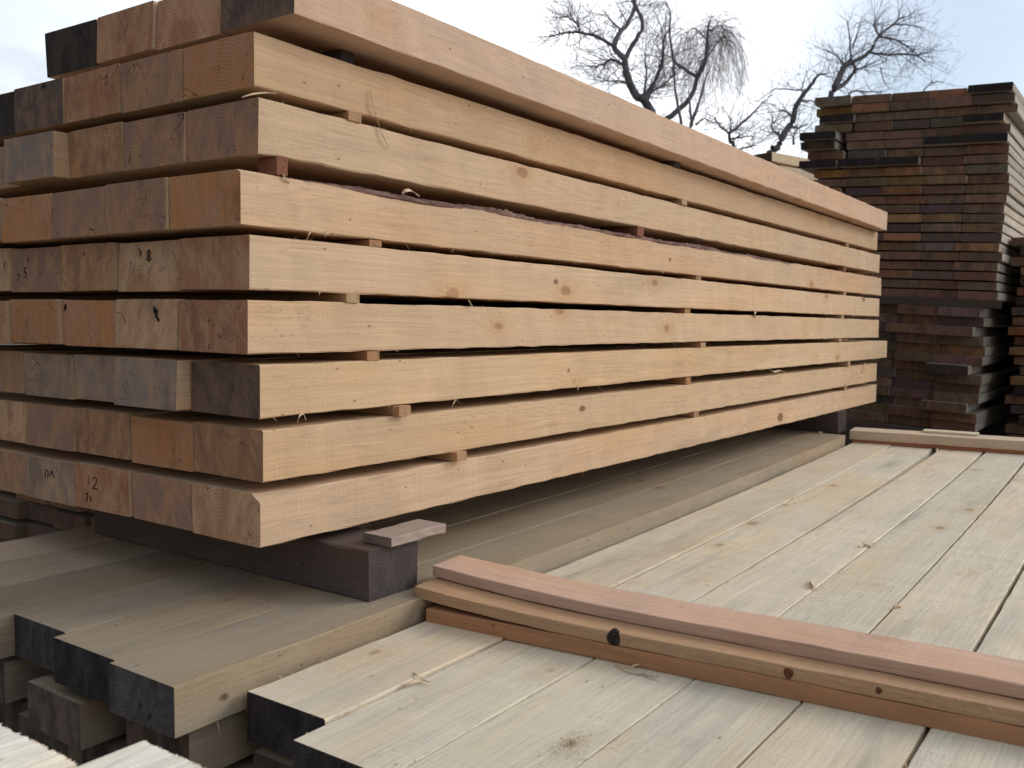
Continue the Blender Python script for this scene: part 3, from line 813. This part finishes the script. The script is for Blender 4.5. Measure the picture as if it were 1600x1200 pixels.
def tree(label, depth, trunk, limbs, twig_len, droop=0.0, dens=1.0, levels=2, r0=.1, twr=.010):
    base = at(*trunk[0], depth); 
    up = [at(px, py, depth) for px, py in trunk]
    g = Vector((base.x + uni(-.2, .2), base.y + .1, -.70 - .05))
    o0 = Vector((g.x, g.y, -.70))
    root = bpy.data.objects.new('bare_tree', None); COL.objects.link(root); root.location = o0 + GV
    tag(root, label, 'tree', 'bare trees behind the stacks')
    V = []; F = []
    pth = smooth_path([g, g.lerp(up[0], .5) + Vector((uni(-.1, .1), 0, 0))] + up, 4, .012)
    N = len(pth)
    tube(V, F, pth, [r0 * (1.7 - .7 * min(1, i / (N * .35))) * (1 - .45 * i / N) for i in range(N)], 9)
    V = [v - o0 for v in V]
    mesh_obj('trunk', V, F, [TREEBARK], smooth=True, parent=root)
    V = []; F = []
    for limb, ra, rb, tw in limbs:
        dj = 0.0; pts = []; dv = uni(-.06, .06)
        for i, (px, py) in enumerate(limb):
            pts.append(at(px, py, depth * (1 + dv * i / len(limb) * .8)))
        pth = smooth_path(pts, 4, .012)
        N = len(pth)
        rads = [ra + (rb - ra) * i / (N - 1) for i in range(N)]
        tube(V, F, pth, rads, 6)
        for i in range(1, N):
            seg = (pth[i] - pth[i-1])
            for _ in range(int(tw * dens) + (1 if rnd() < (tw * dens) % 1 else 0)):
                d = (seg.normalized() * .5 + Vector((uni(-1, 1), uni(-1, 1), uni(-.7, .9)))).normalized()
                twigs(V, F, pth[i], d, twig_len * uni(.5, 1.15), min(rads[i] * .55, twr), levels, droop)
    V = [v - o0 for v in V]
    mesh_obj('crown', V, F, [TWIG], smooth=True, parent=root)

def z3(*p): return [(800 + a / 4, b / 4) for a, b in p]
def z4(*p): return [(1100 + a / 4, b / 4) for a, b in p]
tree('bare tree with forked black limbs rising highest behind the big stack', 22, z3((900, 900), (850, 660), (770, 590), (730, 500), (710, 430), (705, 370)), [
    (z3((705, 370), (640, 290), (680, 200), (720, 150), (765, 50), (755, -10), (740, -120)), .075, .03, .8),
    (z3((710, 360), (760, 270), (820, 160), (780, 50), (770, 10), (800, -80)), .06, .025, .5),
    (z3((640, 290), (530, 230), (430, 205), (330, 205), (230, 230)), .045, .014, 1.5),
    (z3((430, 205), (400, 150), (350, 110), (290, 110)), .022, .010, 1.8),
    (z3((680, 190), (620, 130), (580, 80)), .03, .012, .6),
    (z3((710, 410), (620, 375), (570, 400), (500, 420)), .042, .012, 1.7),
    (z3((725, 525), (650, 505), (560, 510)), .03, .012, 1.6),
    (z3((820, 625), (900, 490), (940, 380), (945, 280), (960, 210)), .06, .016, 1.5),
    (z3((840, 630), (880, 570), (960, 520), (1000, 480)), .035, .012, 1.6),
    (z3((820, 600), (840, 450), (830, 330)), .03, .01, 1.4)], .95, r0=.125, dens=2.0)
tree('weeping bare tree with hanging twig curtain, right of the forked tree', 27, z3((900, 860), (1000, 720), (1080, 650), (1140, 560), (1155, 480)), [
    (z3((1155, 480), (1210, 370), (1220, 230), (1235, 130)), .085, .02, 2.6),
    (z3((1155, 480), (1060, 420), (1010, 370), (985, 200), (990, 80), (960, 10)), .05, .014, 1.0),
    (z3((1210, 370), (1290, 260), (1330, 230)), .03, .012, 2.6),
    (z3((1220, 250), (1150, 180), (1090, 200)), .025, .010, 2.2),
    (z3((1225, 200), (1290, 160), (1330, 190)), .022, .010, 2.4)], 1.7, droop=.34, r0=.10, dens=2.6, levels=1, twr=.006)
tree('slim pale stemmed bare tree below the weeping crown', 25, z3((1100, 900), (1120, 780), (1140, 720)), [
    (z3((1140, 720), (1170, 640), (1210, 500), (1235, 420)), .05, .014, .7),
    (z3((1125, 780), (1110, 640), (1105, 560)), .04, .012, .6),
    (z3((1060, 790), (1020, 560), (1010, 400), (1000, 300)), .04, .014, .5),
    (z3((1150, 780), (1200, 740), (1230, 760)), .03, .01, 1.4)], .8, r0=.07, dens=.8)
tree('small bare bush-like tree just above the big stack edge', 24, z3((1385, 960), (1365, 890), (1358, 835)), [
    (z3((1355, 835), (1450, 760), (1520, 690), (1560, 640)), .045, .012, 1.3),
    (z3((1358, 835), (1290, 780), (1270, 730)), .035, .010, 1.6),
    (z3((1365, 870), (1430, 860), (1490, 850)), .03, .010, 1.5),
    (z3((1385, 950), (1470, 920), (1530, 910)), .03, .010, 1.5),
    (z3((1360, 840), (1370, 770), (1340, 700)), .025, .010, 1.4)], .9, r0=.06)
tree('leaning bare tree left of the tall dark stack', 20, z4((400, 1010), (460, 920), (510, 830), (560, 740), (570, 670)), [
    (z4((570, 670), (620, 590), (680, 520), (715, 470), (770, 460)), .06, .014, 1.0),
    (z4((600, 620), (650, 630), (700, 630)), .03, .010, 1.2),
    (z4((500, 850), (450, 830), (420, 790), (440, 760)), .03, .010, 1.8),
    (z4((560, 740), (500, 690), (470, 690)), .025, .010, 1.3),
    (z4((540, 790), (590, 800), (640, 780)), .03, .010, 1.5),
    (z4((560, 900), (560, 850), (580, 820)), .03, .010, 2.0),
    (z4((630, 570), (560, 560), (440, 560), (330, 640)), .02, .007, .8)], .75, r0=.095, dens=.9)
tree('bare tree with wide right reaching crown above the tall dark stack', 23, z4((740, 760), (790, 600), (820, 540)), [
    (z4((815, 550), (865, 440), (870, 410), (930, 390), (1030, 330), (1090, 230), (1180, 150), (1250, 100)), .085, .014, 1.2),
    (z4((810, 565), (890, 510), (945, 430), (920, 380), (910, 260), (895, 130)), .06, .012, .8),
    (z4((930, 300), (960, 210), (985, 110)), .025, .008, .7),
    (z4((945, 435), (1010, 415), (1060, 390)), .03, .010, 1.4),
    (z4((1030, 330), (1130, 340), (1250, 340), (1330, 350), (1385, 390)), .03, .010, 1.6),
    (z4((1095, 230), (1200, 250), (1280, 300), (1340, 350)), .03, .010, 1.7),
    (z4((1100, 225), (1060, 160), (1080, 130)), .025, .010, 1.5),
    (z4((1180, 150), (1290, 160), (1370, 170)), .02, .008, 1.8),
    (z4((870, 410), (830, 350), (750, 310)), .025, .008, 1.4),
    (z4((880, 640), (925, 570), (1050, 575), (1120, 570)), .035, .010, 1.2),
    (z4((1100, 420), (1120, 500), (1160, 560)), .014, .007, .8),
    (z4((1330, 640), (1400, 530), (1500, 510)), .02, .008, .9)], .75, r0=.10, dens=1.3)

# ------------------------------------------------------------------ sky and light
w = bpy.data.worlds.new('World'); SC.world = w; w.use_nodes = True
t = NT(w.node_tree)
for nd in list(t.n): t.n.remove(nd)
SUN_EL, SUN_AZ = math.radians(27), math.radians(42)      # azimuth measured from +Y towards +X
def look(px, py): return tuple((R @ Vector(((px - 800) / 1472.87, -(py - 600) / 1472.87, -1.0))).normalized())
OPEN_A, OPEN_B = look(1640, 150), look(-60, 60)
sky = t.n.new('ShaderNodeTexSky'); sky.sky_type = 'NISHITA'; sky.sun_disc = False
sky.sun_elevation = SUN_EL; sky.sun_rotation = SUN_AZ
sky.air_density = 1.0; sky.dust_density = 2.0
bg1 = t.n.new('ShaderNodeBackground'); t.l.new(sky.outputs[0], bg1.inputs[0]); bg1.inputs[1].default_value = .15
dirv = t.vec('NORMALIZE', t.n.new('ShaderNodeTexCoord').outputs['Generated'])
dv = t.vec('MULTIPLY', dirv, (1.0, 1.0, 2.2))
cn = t.noise(dv, 1.7, 6, .58, .3)
cn2 = t.noise(dv, 4.2, 5, .6, .2)
sunv = (math.sin(SUN_AZ) * math.cos(SUN_EL), math.cos(SUN_AZ) * math.cos(SUN_EL), math.sin(SUN_EL))
fw = t.vec('DOT_PRODUCT', dirv, (.36, .90, .20))
mask = t.step(t.math('ADD', t.math('MULTIPLY', cn, .8), t.math('MULTIPLY', cn2, .2)), .36, .60)
def opening(d, a, b, k):           # a thin place in the cloud where blue comes through
    d = Vector(d).normalized()
    return t.math('MULTIPLY', t.step(t.vec('DOT_PRODUCT', dirv, tuple(d)), a, b), k)
mask = t.math('MULTIPLY', t.math('ADD', mask, .20), .95, clamp=True)
hole = t.math('MAXIMUM', opening(OPEN_A, .955, .995, .78), opening(OPEN_B, .965, .999, .36))
mask = t.math('SUBTRACT', mask, t.math('MULTIPLY', hole, t.math('ADD', .45, cn)), clamp=True)
zen = t.step(t.sep(dirv)[2], .25, .95, 1.0, .48)
br = t.math('ADD', .30, t.math('MULTIPLY', t.math('MULTIPLY', t.step(fw, -.50, .42), 1.30), zen))
br = t.math('MULTIPLY', br, t.math('ADD', .86, t.math('MULTIPLY', cn2, .28)))
bg2 = t.n.new('ShaderNodeBackground'); bg2.inputs[0].default_value = (.955, .975, 1.0, 1); t.l.new(br, bg2.inputs[1])
mx = t.n.new('ShaderNodeMixShader'); t.l.new(mask, mx.inputs[0]); t.l.new(bg1.outputs[0], mx.inputs[1]); t.l.new(bg2.outputs[0], mx.inputs[2])
ow = t.n.new('ShaderNodeOutputWorld'); t.l.new(mx.outputs[0], ow.inputs[0])

sl = bpy.data.lights.new('sun', 'SUN'); sl.energy = 1.2; sl.angle = math.radians(22); sl.color = (1.0, .95, .86)
so = bpy.data.objects.new('sun', sl); COL.objects.link(so)
so.rotation_euler = Vector(sunv).to_track_quat('Z', 'Y').to_euler()
so.location = (4, 4, 9)

SC.cycles.max_bounces = 16; SC.cycles.diffuse_bounces = 10
SC.view_settings.view_transform = 'Standard'; SC.view_settings.look = 'None'
SC.view_settings.exposure = 0.0; SC.view_settings.gamma = 1.0
